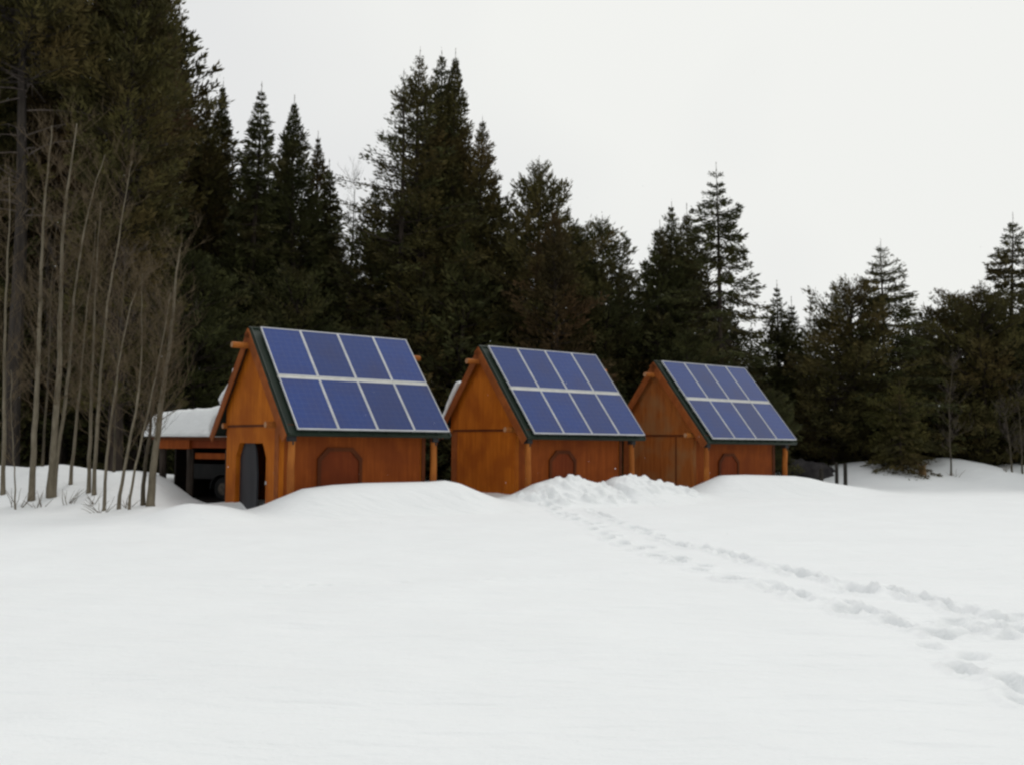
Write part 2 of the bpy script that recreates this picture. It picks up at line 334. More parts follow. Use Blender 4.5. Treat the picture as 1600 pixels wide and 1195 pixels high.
for k in range(26):
    P = on_ground(1530 + rngG.uniform(-60, 120), rngG.uniform(965, 1000)); STAMPS.append((P[0], P[1], rngG.uniform(-.6, .6), .15, .09, .06))
# lumps thrown up by shovelling round the second and third shed
CLODS = []
for a, b, n_, r0, r1, t0, t1 in ((800, 945, 150, .05, .20, .05, 1.3), (945, 1072, 110, .05, .18, .05, 1.0), (820, 1000, 60, .04, .09, .8, 2.2), (1022, 1070, 9, .07, .12, -.15, .1), (785, 825, 12, .05, .09, -.1, .4)):
    s0_ = crest(row[0], row[0] + row[1], [(a, 760)])[3][0]; s1_ = crest(row[0], row[0] + row[1], [(b, 760)])[3][0]
    for _ in range(n_):
        s = rngG.uniform(s0_, s1_); t = rngG.uniform(t0, t1); P = row[0] + row[1] * s - row[2] * t
        r_ = r0 + (r1 - r0) * rngG.random() ** 2.2; CLODS.append((P[0], P[1], r_, r_ * rngG.uniform(.2, .5), rngG.uniform(0, 3)))
def base_height(x, y):
    h = .10 * vnoise(x / 9 + 5, y / 7 + 3, 3) + .05 * vnoise(x / 3.1, y / 2.3 + 9, 4) + .040 * vnoise((x * .95 + y * .2) / 1.3, (y - x * .2) / .5, 6) + .020 * vnoise((x * .95 + y * .2) / .55, (y - x * .2) / .22, 8) + .008 * vnoise(x / .33, y / .3, 7)
    far = np.clip((y - 30) / 30, 0, 1)
    h = h + .25 * far
    h = bank(h, x, y, lb, 3.4, 3.0, .7)
    h = bank(h, x, y, rb, 5.5, 2.5, .8)
    hb = bank(h, x, y, row, 1.7, 1.3, .35)
    s = (x - row[0][0]) * row[1][0] + (y - row[0][1]) * row[1][1]; t = -((x - row[0][0]) * row[2][0] + (y - row[0][1]) * row[2][1])
    D0 = loc2w(0, -.15, .15); q = ((x - D0[0]) / .8) ** 2 + ((y - D0[1]) / .9) ** 2
    hb = hb - .24 * np.exp(-q * q)
    # snow lowered under the carport so the added dark floor covers it
    c, sn = math.cos(CPA), math.sin(CPA); lx = (x - CPO[0]) * c + (y - CPO[1]) * sn; ly = -(x - CPO[0]) * sn + (y - CPO[1]) * c
    k = smooth01((lx + 3.0) / .5) * smooth01((.6 - lx) / .5) * smooth01((ly + .25) / .5) * smooth01((4.2 - ly) / .5)
    return hb * (1 - k) + np.minimum(hb, -.12) * k
def height(x, y):
    x = np.asarray(x, float); y = np.asarray(y, float); h = base_height(x, y)
    shp = h.shape; h = h.ravel().copy(); X = x.ravel(); Y = y.ravel()
    return h.reshape(shp)
def spaced(core0, core1, step, lo_, hi_, g=1.09):
    c = list(np.arange(core0, core1, step)); d = step; a = core1
    while a < hi_: c.append(a); d *= g; a += d
    d = step; a = core0 - step; pre = []
    while a > lo_: pre.append(a); d *= g; a -= d
    return np.array(pre[::-1] + c)
gx = spaced(-12.5, 13.5, .045, -260, 260); gy = spaced(4.2, 30.5, .04, -60, 320)
GX, GY = np.meshgrid(gx, gy)
GZ = base_height(GX, GY)
def local_win(x, y, r):
    return slice(max(np.searchsorted(gx, x - r) - 1, 0), np.searchsorted(gx, x + r) + 1), slice(max(np.searchsorted(gy, y - r) - 1, 0), np.searchsorted(gy, y + r) + 1)
rim_n = vnoise(GX / .11, GY / .11, 21)
for (x, y, hd, l, w, dep) in STAMPS:
    sx, sy = local_win(x, y, l * 2.2 + .1); dx = GX[sy, sx] - x; dy = GY[sy, sx] - y
    a = (dx * math.cos(hd) + dy * math.sin(hd)) / l; b = (-dx * math.sin(hd) + dy * math.cos(hd)) / w
    q = np.sqrt(a * a + b * b) + .20 * rim_n[sy, sx]
    GZ[sy, sx] += -dep * (1 - smooth01((q - .35) / .75)) + dep * .28 * np.exp(-((q - 1.35) / .28) ** 2)
for (x, y, r_, hgt, ph) in CLODS:
    sx, sy = local_win(x, y, r_ * 1.5); dx = GX[sy, sx] - x; dy = GY[sy, sx] - y
    q = np.maximum(np.abs(dx * math.cos(ph) + dy * math.sin(ph)), np.abs(-dx * math.sin(ph) + dy * math.cos(ph)) * 1.2) / r_ + .3 * rim_n[sy, sx]
    GZ[sy, sx] += hgt * (1 - smooth01((q - .45) / .55))
ny_, nx_ = GX.shape; idx = np.arange(nx_ * ny_).reshape(ny_, nx_)
quads = np.stack([idx[:-1, :-1], idx[:-1, 1:], idx[1:, 1:], idx[1:, :-1]], -1).reshape(-1, 4)
snow = mesh_np('snow_ground', np.stack([GX.ravel(), GY.ravel(), GZ.ravel()], 1), [quads], M['snow'], smooth=True)
tag(snow, kind='structure')
def gz(x, y): return float(base_height(np.array([float(x)]), np.array([float(y)]))[0])

# ------------------------------------------------------------------ sheds
AL = R(49.6); CA, SA = math.cos(AL), math.sin(AL); TA = math.tan(AL)
SL = 3.37; HB = 1.53; G0 = .15; LW = 4.02; RL = 4.56; PV = 1.98; ZR = 4.35; SEAM = 1.96
def slope_pt(u, s, off=0.0, side=-1):
    """point on roof slope: u along ridge, s down the slope, off outwards; side -1 = the panel side (local -y)"""
    return np.array([u, side * (s * CA + off * SA), ZR - s * SA + off * CA])
def add_uv(o, ax):
    me = o.data; uv = me.uv_layers.new(name='UVMap')
    for lp in me.loops:
        co = me.vertices[lp.vertex_index].co; uv.data[lp.index].uv = ax(co)
def make_shed(i, label, door):
    x, y, z, th = SHEDS[i]
    root = thing('wooden_shed', label, 'shed', (x, y, z + EYE - ZR), th, 'wooden sheds in a row carrying solar panels')
    zb = -.4; ply = M['ply_old'] if i == 2 else M['ply']
    top = lambda v: ZR - .14 - abs(v) * TA                 # underside of the roof
    # gable walls (the near one with a chamfered doorway in the first shed)
    g = MB()
    if door:
        dl, dr, dt, ch = .93, -.84, 1.55, .34                # doorway in local y (left .. right)
        outer = [(HB, zb), (HB, SEAM), (-HB, SEAM), (-HB, zb)]
        for pl in ([(HB, zb), (HB, SEAM), (dl, SEAM), (dl, zb)], [(dr, zb), (dr, SEAM), (-HB, SEAM), (-HB, zb)],
                   [(dl, dt - ch), (dl, SEAM), (dr, SEAM), (dr, dt - ch), (dr + ch * .6, dt), (dl - ch * .6, dt)]):
            g.poly_prism([(G0, a, b) for a, b in pl], (.12, 0, 0))
    else:
        g.poly_prism([(G0, a, b) for a, b in ((HB, zb), (HB, SEAM), (-HB, SEAM), (-HB, zb))], (.12, 0, 0))
    g.build('gable_wall', ply, root)
    MB().poly_prism([(G0 + LW, a, b) for a, b in ((HB, zb), (HB, SEAM), (-HB, SEAM), (-HB, zb))], (-.12, 0, 0)).build('gable_wall', ply, root)
    for ux, sg in ((G0 - .03, 1), (G0 + LW + .03, -1)):
        MB().poly_prism([(ux, a, b) for a, b in ((HB, SEAM + .04), (HB, top(HB)), (0, top(0)), (-HB, top(HB)), (-HB, SEAM + .04))], (sg * .1, 0, 0)).build('gable_panel', ply, root)
    # seam battens on plain gables
    if not door:
        b = MB(); b.box((G0 - .012, HB - .30, zb), (G0 + .0, HB - .02, SEAM - .025)); b.build('corner_board', M['trim'], root)
        if i == 2: b = MB(); b.box((G0 - .020, -.83, zb), (G0 + .0, -.79, SEAM - .025)); b.build('batten', M['trim_dark'], root)
    else:
        b = MB(); b.box((G0 - .018, -HB + .01, zb), (G0 + .0, -HB + .22, SEAM - .02)); b.build('corner_board', M['trim'], root)
    MB().box((G0 - .02, -HB - .02, SEAM - .02), (G0 + .1, HB + .02, SEAM + .035)).build('seam_batten', M['trim_dark'], root)
    # long walls
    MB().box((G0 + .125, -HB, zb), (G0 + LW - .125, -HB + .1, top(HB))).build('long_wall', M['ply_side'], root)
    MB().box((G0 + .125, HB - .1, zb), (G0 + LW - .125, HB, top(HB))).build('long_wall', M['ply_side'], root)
    MB().box((G0 + LW - .10, -HB - .025, zb), (G0 + LW + .01, -HB - .003, top(HB + .02))).build('corner_board', M['trim_dark'], root)
    # roof slopes, green metal on boards
    for side in (-1, 1):
        m = MB(); m.poly_prism([slope_pt(0, -.0, .0, side), slope_pt(RL, -.0, 0, side), slope_pt(RL, SL, 0, side), slope_pt(0, SL, 0, side)], slope_pt(0, 0, -.05, side) - slope_pt(0, 0, 0, side))
        r_ = m.build('roof', M['roof'], root)
        m = MB()
        for k in range(13):
            u = .06 + k * (RL - .12) / 12
            m.obox(slope_pt(u - .015, .02, .0, side), (.03, 0, 0), slope_pt(0, SL - .02, 0, side) - slope_pt(0, 0, 0, side), slope_pt(0, 0, .03, side) - slope_pt(0, 0, 0, side))
        m.build('standing_seam', M['roof'], r_)
        m = MB(); m.obox(slope_pt(0.03, SL + .001, -.075, side), (RL - .06, 0, 0), slope_pt(0, 0, .07, side) - slope_pt(0, 0, 0, side), slope_pt(0, .025, 0, side) - slope_pt(0, 0, 0, side))
        m.build('fascia', M['roof'], root)
        for ux in (-.035, RL - .12):                          # bargeboards
            m = MB(); m.obox(slope_pt(ux, .0 if side < 0 else .04, -.235 if ux < 0 else -.26, side), (.034, 0, 0), slope_pt(0, SL + (.05 if ux < 0 else -.1), 0, side) - slope_pt(0, 0, 0, side), slope_pt(0, 0, .225 if ux < 0 else .19, side) - slope_pt(0, 0, 0, side))
            m.build('bargeboard', M['trim'], root, bevel=.004)
        for k in range(9):                                     # rafter tails
            u = .35 + k * (RL - .7) / 8
            m = MB(); m.poly_prism([slope_pt(u, 2.05, -.055, side), slope_pt(u, SL - .02, -.055, side), slope_pt(u, SL - .16, -.25, side), slope_pt(u, 2.05, -.25, side)], (.07, 0, 0))
            m.build('rafter', M['trim_dark'], root)
    MB().tube([(.0, 0, ZR + .004), (RL, 0, ZR + .004)], .028, 8).build('ridge_cap', M['roof'], root)
    # logs: ridge pole and the two wall plates, running the whole length and sticking out at the gables
    for (yy, zz, rr, ua, ub) in ((0, ZR - .44, .075, -.42, RL + .42), (-HB + .02, SEAM + .02, .075, -.20, RL + .1), (HB - .02, SEAM + .02, .07, .02, RL + .1)):
        lg = MB().tube([(ua, yy, zz), (G0 + 1, yy, zz + .005), (ub, yy, zz)], [rr, rr * 1.05, rr * .95], 12).build('log_beam', M['log'], root, smooth=False)
        MB().tube([(ua - .004, yy, zz), (ua + .01, yy, zz)], rr * .93, 12).build('log_end', M['log_end'], lg)
    # porch posts under the eaves with iron brackets
    for ux in (G0 + .08, G0 + LW - .02):
        for sd_ in (-1,):
            pz = ZR - (PV) * TA - .22
            rg = random.Random(i * 10 + int(ux * 3) + sd_)
            pts = [(ux + rg.uniform(-.012, .012), sd_ * PV + rg.uniform(-.012, .012), zb + (pz - zb) * k / 6) for k in range(7)]
            p = MB().tube(pts, [.085, .088, .083, .086, .082, .08, .078], 12).build('post', M['log'], root)
            m = MB().box((ux - .085, sd_ * PV - .095, pz - .20), (ux + .085, sd_ * PV + .095, pz - .06)).box((ux - .02, sd_ * PV - .1, pz - .28), (ux + .02, sd_ * PV - .07, pz - .20)).box((ux - .05, sd_ * PV - .06, pz - .06), (ux + .05, sd_ * PV + .06, pz + .14)); m.build('bracket', M['iron'], p, bevel=.01)
        m = MB().tube([(ux, -PV, pz + .02), (ux, -HB + .05, pz + .06)], .05, 8); m.build('tie_beam', M['trim'], root)
    m = MB().tube([(.1, -PV, pz + .15), (RL - .1, -PV, pz + .15)], .05, 8); m.build('eave_log', M['trim_dark'], root)
    # hatch in the front wall: eight-sided top, dark surround, red-brown leaf
    hc = {0: 1.72, 1: 1.84, 2: 1.80}[i]; hw = {0: .60, 1: .50, 2: .50}[i]; ht = {0: 1.46, 1: 1.42, 2: 1.42}[i]; c_ = .26
    def arch(w, t, c): return [(hc - w, zb), (hc + w, zb), (hc + w, t - c), (hc + w - c, t), (hc - w + c, t), (hc - w, t - c)]
    hz = MB().poly_prism([(a, -HB - .003, b) for a, b in arch(hw - .09, ht - .09, c_ - .03)], (0, -.02, 0)).build('hatch_door', M['hatch'], root)
    A1, A2 = arch(hw, ht, c_), arch(hw - .09, ht - .09, c_ - .03); m = MB()
    for k in range(1, 6):
        j = (k + 1) % 6
        m.poly_prism([(A1[k][0], -HB - .003, A1[k][1]), (A1[j][0], -HB - .003, A1[j][1]), (A2[j][0], -HB - .003, A2[j][1]), (A2[k][0], -HB - .003, A2[k][1])], (0, -.05, 0))
    m.build('frame', M['trim_dark'], hz)
    if i == 1: MB().tube([(hc - .02, -HB - .024, .62), (hc - .02, -HB - .05, .62), (hc - .02, -HB - .075, .62)], [.03, .045, .03], 10).build('knob', M['knob'], hz)
    if door:
        # slate-grey leaf with chamfered top, standing slightly ajar
        lw = 1.20; W = [(0, zb + .1), (0, dt - ch - .1), (.10, dt - .24), (.24, dt - .06), (.42, dt + .02), (lw - .22, dt + .02), (lw - .08, dt - .28), (lw, dt - .75), (lw, zb + .1)]
        an = R(4); dv = np.array([-math.sin(an), -math.cos(an)]); n2 = np.array([math.cos(an), -math.sin(an)])
        hx, hy = G0 + .125, dl + .02
        leaf = MB().poly_prism([(hx + dv[0] * a, hy + dv[1] * a, b) for a, b in W], (n2[0] * .045, n2[1] * .045, 0)).build('door', M['slate'], root)
        MB().box((G0 - .02, dr - .05, .58), (G0 - .001, dr - .005, .66)).build('latch', M['alu'], root)
        MB().box((G0 + 1.2, -HB + .12, zb), (G0 + 1.22, HB - .12, SEAM)).build('doorway_dark_sheet', M['dark_in'], root)  # near-black sheet, darkness beyond the doorway put into its colour
    # solar array: four by two framed panels on a rail
    U0, W4, L2 = .256, 4.218, 3.3; pw = W4 / 4; phh = (L2 - .09) / 2
    up_ = lambda o_: slope_pt(0, 0, o_) - slope_pt(0, 0, 0)
    dn = lambda s_: slope_pt(0, s_, 0) - slope_pt(0, 0, 0)
    for r_ in range(2):
        for k in range(4):
            u0 = U0 + k * pw + .004; s0 = .03 + r_ * (phh + .075); fw = .026; w_, h_ = pw - .008, phh
            m = MB().obox(slope_pt(u0 + fw, s0 + fw, .07), (w_ - 2 * fw, 0, 0), dn(h_ - 2 * fw), up_(.022))
            p = m.build('solar_panel', M['solar'], root)
            o0 = slope_pt(u0, s0, 0)
            add_uv(p, lambda co: ((co[0] - u0) / w_, ((-co[1] - s0 * CA) * CA + (ZR - co[2] - s0 * SA) * SA) / h_))
            f = MB(); f.obox(slope_pt(u0, s0, .06), (fw, 0, 0), dn(h_), up_(.04)); f.obox(slope_pt(u0 + w_ - fw, s0, .06), (fw, 0, 0), dn(h_), up_(.04))
            f.obox(slope_pt(u0 + fw, s0, .06), (w_ - 2 * fw, 0, 0), dn(fw), up_(.038)); f.obox(slope_pt(u0 + fw, s0 + h_ - fw, .06), (w_ - 2 * fw, 0, 0), dn(fw), up_(.038))
            f.build('frame', M['alu'], p)
    MB().obox(slope_pt(U0, .03 + phh + .003, .05), (W4, 0, 0), dn(.069), up_(.04)).build('mounting_rail', M['steel'], root)
    for s0 in (.4, 1.2, 2.1, 2.9):
        MB().obox(slope_pt(U0 + .05, s0, .003), (W4 - .1, 0, 0), dn(.04), up_(.056)).build('mounting_rail', M['steel'], root)
    return root
make_shed(0, 'nearest and leftmost shed with an arched doorway and slate grey door', True)
make_shed(1, 'middle shed with a plain orange gable and pale knob on its hatch', False)
make_shed(2, 'farthest shed, beside the fence posts, weathered gable with a vertical seam', False)
# snow left on the shaded back slopes: slabs with rounded lumpy faces
def slab(name, P0, A, B, Nn, thick, seed, label, cat='snow', na=40, nb=24, group=None, amp=.06):
    """a snow slab on the parallelogram P0 + a*A + b*B, thick(a,b) along Nn"""
    P0, A, B, Nn = (np.asarray(k, float) for k in (P0, A, B, Nn)); a = np.linspace(0, 1, na); b = np.linspace(0, 1, nb); a2, b2 = np.meshgrid(a, b)
    e = lambda q: np.minimum(1, np.minimum(q, 1 - q) / .09)
    rd = np.sqrt(np.clip(1 - (1 - e(a2)) ** 2, 0, 1)) * np.sqrt(np.clip(1 - (1 - e(b2)) ** 2, 0, 1))
    la, lb_ = np.linalg.norm(A), np.linalg.norm(B)
    T = thick(a2, b2) * (rd * .85 + .15) + amp * vnoise(a2 * la / .5 + seed, b2 * lb_ / .5, seed) * rd + amp * .4 * vnoise(a2 * la / .17 + seed, b2 * lb_ / .17, seed + 1)
    ja = .05 * vnoise(b2 * 7 + seed, a2 * 3, seed + 2); jb = .08 * vnoise(a2 * 9 + seed, b2 * 3, seed + 3)
    top = P0 + (a2 + ja)[..., None] * A + (b2 + jb * .4)[..., None] * B + T[..., None] * Nn
    bot = P0 + (a2 + ja)[..., None] * A + (b2 + jb * .4)[..., None] * B
    V = np.concatenate([top.reshape(-1, 3), bot.reshape(-1, 3)]); I = np.arange(na * nb).reshape(nb, na); n = na * nb
    q = lambda I: np.stack([I[:-1, :-1], I[:-1, 1:], I[1:, 1:], I[1:, :-1]], -1).reshape(-1, 4)
    side = []
    for e_ in (I[0], I[:, -1], I[-1][::-1], I[:, 0][::-1]):
        side.append(np.stack([e_[1:], e_[:-1], e_[:-1] + n, e_[1:] + n], -1))
    o = mesh_np(name, V, [q(I), q(I)[:, ::-1] + n, np.concatenate(side)], M['roof_snow'], smooth=True)
    return tag(o, label, cat, group)
for i, lab in enumerate(('snow slab on the back roof slope of the nearest shed', 'snow slab on the back roof slope of the middle shed', 'snow slab on the back roof slope of the farthest shed')):
    x, y, z, th = SHEDS[i]; MW = Matrix.Translation((x, y, z + EYE - ZR)) @ Matrix.Rotation(th, 4, 'Z')
    w = lambda p: np.array(MW @ Vector(p))
    p0 = w(slope_pt(.0, 1.35, .035, 1)); A = w(slope_pt(RL, 1.35, .035, 1)) - p0; B = w(slope_pt(0, SL + .12, .035, 1)) - p0
    Nn = w(slope_pt(0, 0, 1, 1)) - w(slope_pt(0, 0, 0, 1))
    if i == 2: p0 = p0 + B * .5; B = B * .5
    slab('roof_snow', p0, A, B, Nn, lambda a, b: .30 + .1 * b, 31 + i, lab, group='snow left on the back roof slopes')

# ------------------------------------------------------------------ carport left of the first shed
cp = thing('open_carport', 'low open carport with orange beams behind the nearest shed', 'carport', CPO, CPA)
CW, CD, ZC = 2.55, 3.6, 1.40                                # width (to local -x), depth (local +y), beam height
MB().box((-CW - .12, -.12, ZC + .22), (.1, CD + .1, ZC + .30)).build('roof_deck', M['trim_dark'], cp)
MB().box((-CW - .05, -.06, ZC - .03), (-1.35, .05, ZC + .218)).build('fascia', M['ply_side'], cp)
MB().box((-1.348, .02, ZC - .0), (.05, .08, ZC + .215)).build('fascia', M['hatch'], cp)
MB().box((-1.3, .12, ZC - .30), (.05, .24, ZC - .14)).build('cross_beam', M['ply_side'], cp)
for k in range(8):
    xx = -CW + .2 + k * .32; MB().box((xx, .10, ZC + .0), (xx + .07, CD, ZC + .217)).build('rafter', M['hatch'], cp)
for vy in (.10, CD - .12):
    for ux in (-CW + .1, -1.45, -.1): MB().tube([(ux, vy, -.4), (ux + .015, vy, ZC * .5), (ux, vy, ZC - .035)], .10, 10).build('post', M['bark'], cp)
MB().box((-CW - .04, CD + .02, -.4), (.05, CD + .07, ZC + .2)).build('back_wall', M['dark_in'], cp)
MB().box((-CW - .03, .28, -.3), (.05, CD + .015, -.05)).build('dark_earth_floor', M['dark_in'], cp)  # added earth floor, interior shade put into its near-black colour
MB().box((-CW - .10, .75, -.4), (-CW - .045, CD, ZC + .2)).build('dark_side_screen', M['dark_in'], cp)  # added to hide the bright snow behind, shade put into its colour
MB().box((.06, .3, -.4), (.10, CD, ZC + .2)).build('dark_side_screen', M['dark_in'], cp)  # right side, same near-black stand-in for interior shade
MW = Matrix.Translation(CPO) @ Matrix.Rotation(CPA, 4, 'Z'); w = lambda p: np.array(MW @ Vector(p))
p0 = w((-CW - .25, -.28, ZC + .305)); A = w((.2, -.28, ZC + .305)) - p0; B = w((-CW - .25, CD + .3, ZC + .305)) - p0
slab('carport_snow', p0, A, B, (0, 0, 1), lambda a, b: .66 + .22 * a + .10 * b, 53, 'deep rounded snow load lying on the carport roof', na=70, nb=50, amp=.11)
# an old trailer in the dark under it
tr = thing('utility_trailer', 'dark wheeled trailer sunk in snow under the carport', 'trailer', w((-.95, .85, 0.0)), CPA + math.pi / 2)
zt = 0.22
MB().box((.12, -1.1, zt + .30), (1.9, 1.3, zt + .36)).build('bed', M['trailer_shade'], tr)
for b_ in (((.10, -1.1, zt + .363), (.15, 1.3, zt + .72)), ((1.87, -1.1, zt + .363), (1.92, 1.3, zt + .72)), ((.153, -1.1, zt + .363), (1.867, -1.05, zt + .72)), ((.153, 1.25, zt + .363), (1.867, 1.3, zt + .72))):
    MB().box(*b_).build('side_board', M['trailer_shade'], tr)
fend = MB()
for k in range(10):
    a0, a1 = math.pi * k / 10, math.pi * (k + 1) / 10
    pt = lambda a, r: (-.22, .0 - .15 + r * math.cos(a), zt + .05 + r * math.sin(a))
    fend.poly_prism([pt(a0, .40), pt(a1, .40), pt(a1, .43), pt(a0, .43)], (.30, 0, 0))
fend.build('fender', M['trailer_shade'], tr)
for ux in (-.16, 1.95):
    wh = MB().tube([(ux, -.15, zt + .05), (ux + .03, -.15, zt + .05), (ux + .17, -.15, zt + .05), (ux + .2, -.15, zt + .05)], [.28, .33, .33, .28], 24).build('wheel', M['tyre'], tr)
    MB().tube([(ux - .012, -.15, zt + .05), (ux - .002, -.15, zt + .05)], [.12, .17], 18).build('hub', M['hub'], wh)
MB().tube([(0.9, -1.1, zt + .30), (0.9, -1.9, zt + .28)], .04, 8).build('tow_bar', M['iron'], tr)

# ------------------------------------------------------------------ conifers
def sprays(P, D, Ln, Wd, rg):
    """leaf-sized diamonds: base P, direction D, length, width"""
    n = len(P); D = D / (np.linalg.norm(D, axis=1, keepdims=True) + 1e-9)
    rv = rg.normal(size=(n, 3)); S = np.cross(D, rv); S /= np.linalg.norm(S, axis=1, keepdims=True) + 1e-9
    tip = P + D * Ln[:, None]; mid = P + D * (Ln * .45)[:, None]; mid[:, 2] -= Ln * .04
    V = np.stack([P, mid + S * (Wd * .5)[:, None], tip, mid - S * (Wd * .5)[:, None]], 1).reshape(-1, 3)
    return V, np.arange(4 * n).reshape(n, 4)
STY = dict(
    # whorl gap, branches, e_top, e_low, droop, profile power, cap, tuft, density, upturn
    fir=dict(gap=.40, nb=9, et=.55, el=-.30, droop=.18, pw=.8, cap=1.0, tuft=.12, dens=1.25, ragged=.16),
    open=dict(gap=.56, nb=9, et=.5, el=-.30, droop=.34, pw=.70, cap=1.0, tuft=.10, dens=1.45, ragged=.20),
    lodge=dict(gap=.38, nb=7, et=.95, el=.12, droop=.05, pw=.88, cap=.72, tuft=.45, dens=1.05, ragged=.18),
    pine=dict(gap=.40, nb=8, et=1.0, el=.12, droop=.0, pw=.62, cap=.5, tuft=.65, dens=1.25, ragged=.17),
    spire=dict(gap=.34, nb=8, et=.85, el=.05, droop=.06, pw=.95, cap=1.0, tuft=.35, dens=1.15, ragged=.09),
    thin=dict(gap=.50, nb=4, et=.8, el=-.05, droop=.1, pw=.7, cap=.6, tuft=.4, dens=.65, ragged=.35))
def conifer_mesh(style, H, Rm, hb, seed, dens=1.0, size=1.0, gapmul=1.0):
    s = STY[style]; rg = np.random.default_rng(seed); tb = MB()
    lean = rg.normal(0, .012, 2); wob = rg.uniform(0, 6, 2)
    axis = lambda z: np.array([lean[0] * z + .06 * math.sin(z * .5 + wob[0]), lean[1] * z + .06 * math.sin(z * .45 + wob[1]), z])
    r0 = .012 * H + .03
    zs = np.linspace(-.6, H - .02, 44)
    tb.tube([axis(q) for q in zs], [max(r0 * max(0.0, 1 - max(q, 0) / H) ** .85, .009) for q in zs], 6)
    Ps, Ds, Ls = [], [], []
    z = hb; tipf = lambda t: .30 + .70 * min(1.0, t * (H - hb) / 2.4)
    lop = rg.uniform(0, 6.28); 
    while z < H - .45:
        t = (H - z) / (H - hb); k = min(1.0, t / s['cap']); prof = k ** s['pw']
        if s['cap'] < 1: prof *= 1 - .25 * smooth01((t - s['cap']) / (1 - s['cap']))
        prof *= min(1.0, .45 + (H - z) * .28)
        nb = max(3, int(round(s['nb'] * rg.uniform(.75, 1.25))))
        az0 = rg.uniform(0, 6.28); wl = 1 + s['ragged'] * rg.normal()
        for j in range(nb):
            az = az0 + 6.283 * j / nb + rg.normal(0, .25)
            L = Rm * prof * np.clip(1 + s['ragged'] * rg.normal(), .35, 1.5) * np.clip(wl, .6, 1.3) * (1 + .14 * math.cos(az - lop)) + .05
            el = s['et'] + (s['el'] - s['et']) * min(1, t * 1.35) ** .7 + rg.normal(0, .09)
            n = max(4, int(L / (.085 * size)))
            q = np.linspace(.08, 1, n)
            hx, hy = math.cos(az), math.sin(az); o = axis(z)
            rr = q * L
            zz = np.sin(el) * rr - s['droop'] * L * (q * 1.5 - q * q) * (1 if L > .6 else .3)
            pts = np.stack([o[0] + hx * rr * math.cos(el), o[1] + hy * rr * math.cos(el), o[2] + zz], 1)
            if L > .55:
                m_ = [o, pts[n // 3], pts[2 * n // 3], pts[-1]]
                tb.tube(m_, [.010 + .010 * L, .008 + .006 * L, .006 + .003 * L, .004], 4, cap=False)
            tan = np.gradient(pts, axis=0); tan /= np.linalg.norm(tan, axis=1, keepdims=True) + 1e-9
            side = np.array([-hy, hx, 0.0])
            per = max(3, int(round(6.5 * s['dens'] * dens)))
            bare = .30 if L > 1.0 else .05
            for c in range(per):
                m_ = (q > bare + rg.uniform(-.1, .12, n))
                if not m_.any(): continue
                pp = pts[m_]; tt = tan[m_]; nn = len(pp); qq = q[m_]
                sg = np.where(rg.random(nn) < .5, 1, -1)
                sp = (1 - .55 * qq) * L * .30 * (1 - s['tuft'] * .4)
                off = rg.random(nn) * np.minimum(sp, .75)
                base = pp + side * (sg * off)[:, None] + tt * (off * .5)[:, None]
                base[:, 2] += rg.normal(0, (.05 + .10 * s['tuft']) * tipf(t), nn) - off * .12 * (1 - s['tuft'])
                d = tt * rg.uniform(.4, 1.1, nn)[:, None] + side * (sg * rg.uniform(.2, 1.1, nn))[:, None] + rg.normal(0, .25, (nn, 3))
                d[:, 2] += s['tuft'] * rg.uniform(.1, 1.3, nn) - (1 - s['tuft']) * rg.uniform(0, .35, nn)
                Ps.append(base); Ds.append(d); Ls.append(np.full(nn, tipf(t)))
            # end tuft
            ne = int((5 + 8 * s['tuft']) * min(1.0, .3 + t * 6))
            d = tan[-1] + rg.normal(0, .5, (ne, 3)); d[:, 2] += s['tuft'] * .8
            Ps.append(np.repeat(pts[-1][None], ne, 0) - tan[-1] * .08); Ds.append(d); Ls.append(np.full(ne, tipf(t)))
        z += s['gap'] * gapmul * rg.uniform(.7, 1.3) * (.62 + .38 * min(1, t * 2.2))
    # leader
    ne = 26; zz = H + .06 - 1.0 * rg.random(ne); d = rg.normal(0, .30, (ne, 3)); d[:, 2] += 1.3
    Ps.append(np.stack([axis(q) for q in zz])); Ds.append(d); Ls.append(np.full(ne, .42))
    P = np.concatenate(Ps); D = np.concatenate(Ds); n = len(P)
    Ln = np.concatenate(Ls) * rg.uniform(.11, .27, n) * size; Wd = Ln * rg.uniform(.20, .36, n)
    V, Q = sprays(P, D, Ln, Wd, rg)
    return V, Q, tb
STATS = [0, 0]
def conifer(px, apex, Y, Rm, style, mat, label, seed, hbf=.04, group=None, dens=1.0, size=1.0, name='conifer_tree', bark='bark', gapmul=1.0):
    T = at(px, apex, Y); gzv = gz(T[0], Y); H = T[2] - gzv
    root = thing(name, label, 'tree', (T[0], Y, gzv - .05), random.Random(seed).uniform(0, 6.28), group)
    V, Q, tb = conifer_mesh(style, H, Rm, max(.25, H * hbf), seed, dens, size, gapmul)
    tb.build('trunk', M[bark], root)
    mesh_np('crown', V, [Q], M[mat], root)
    STATS[0] += 1; STATS[1] += len(Q)
    return root
BG = 'conifers of the forest edge behind the sheds'
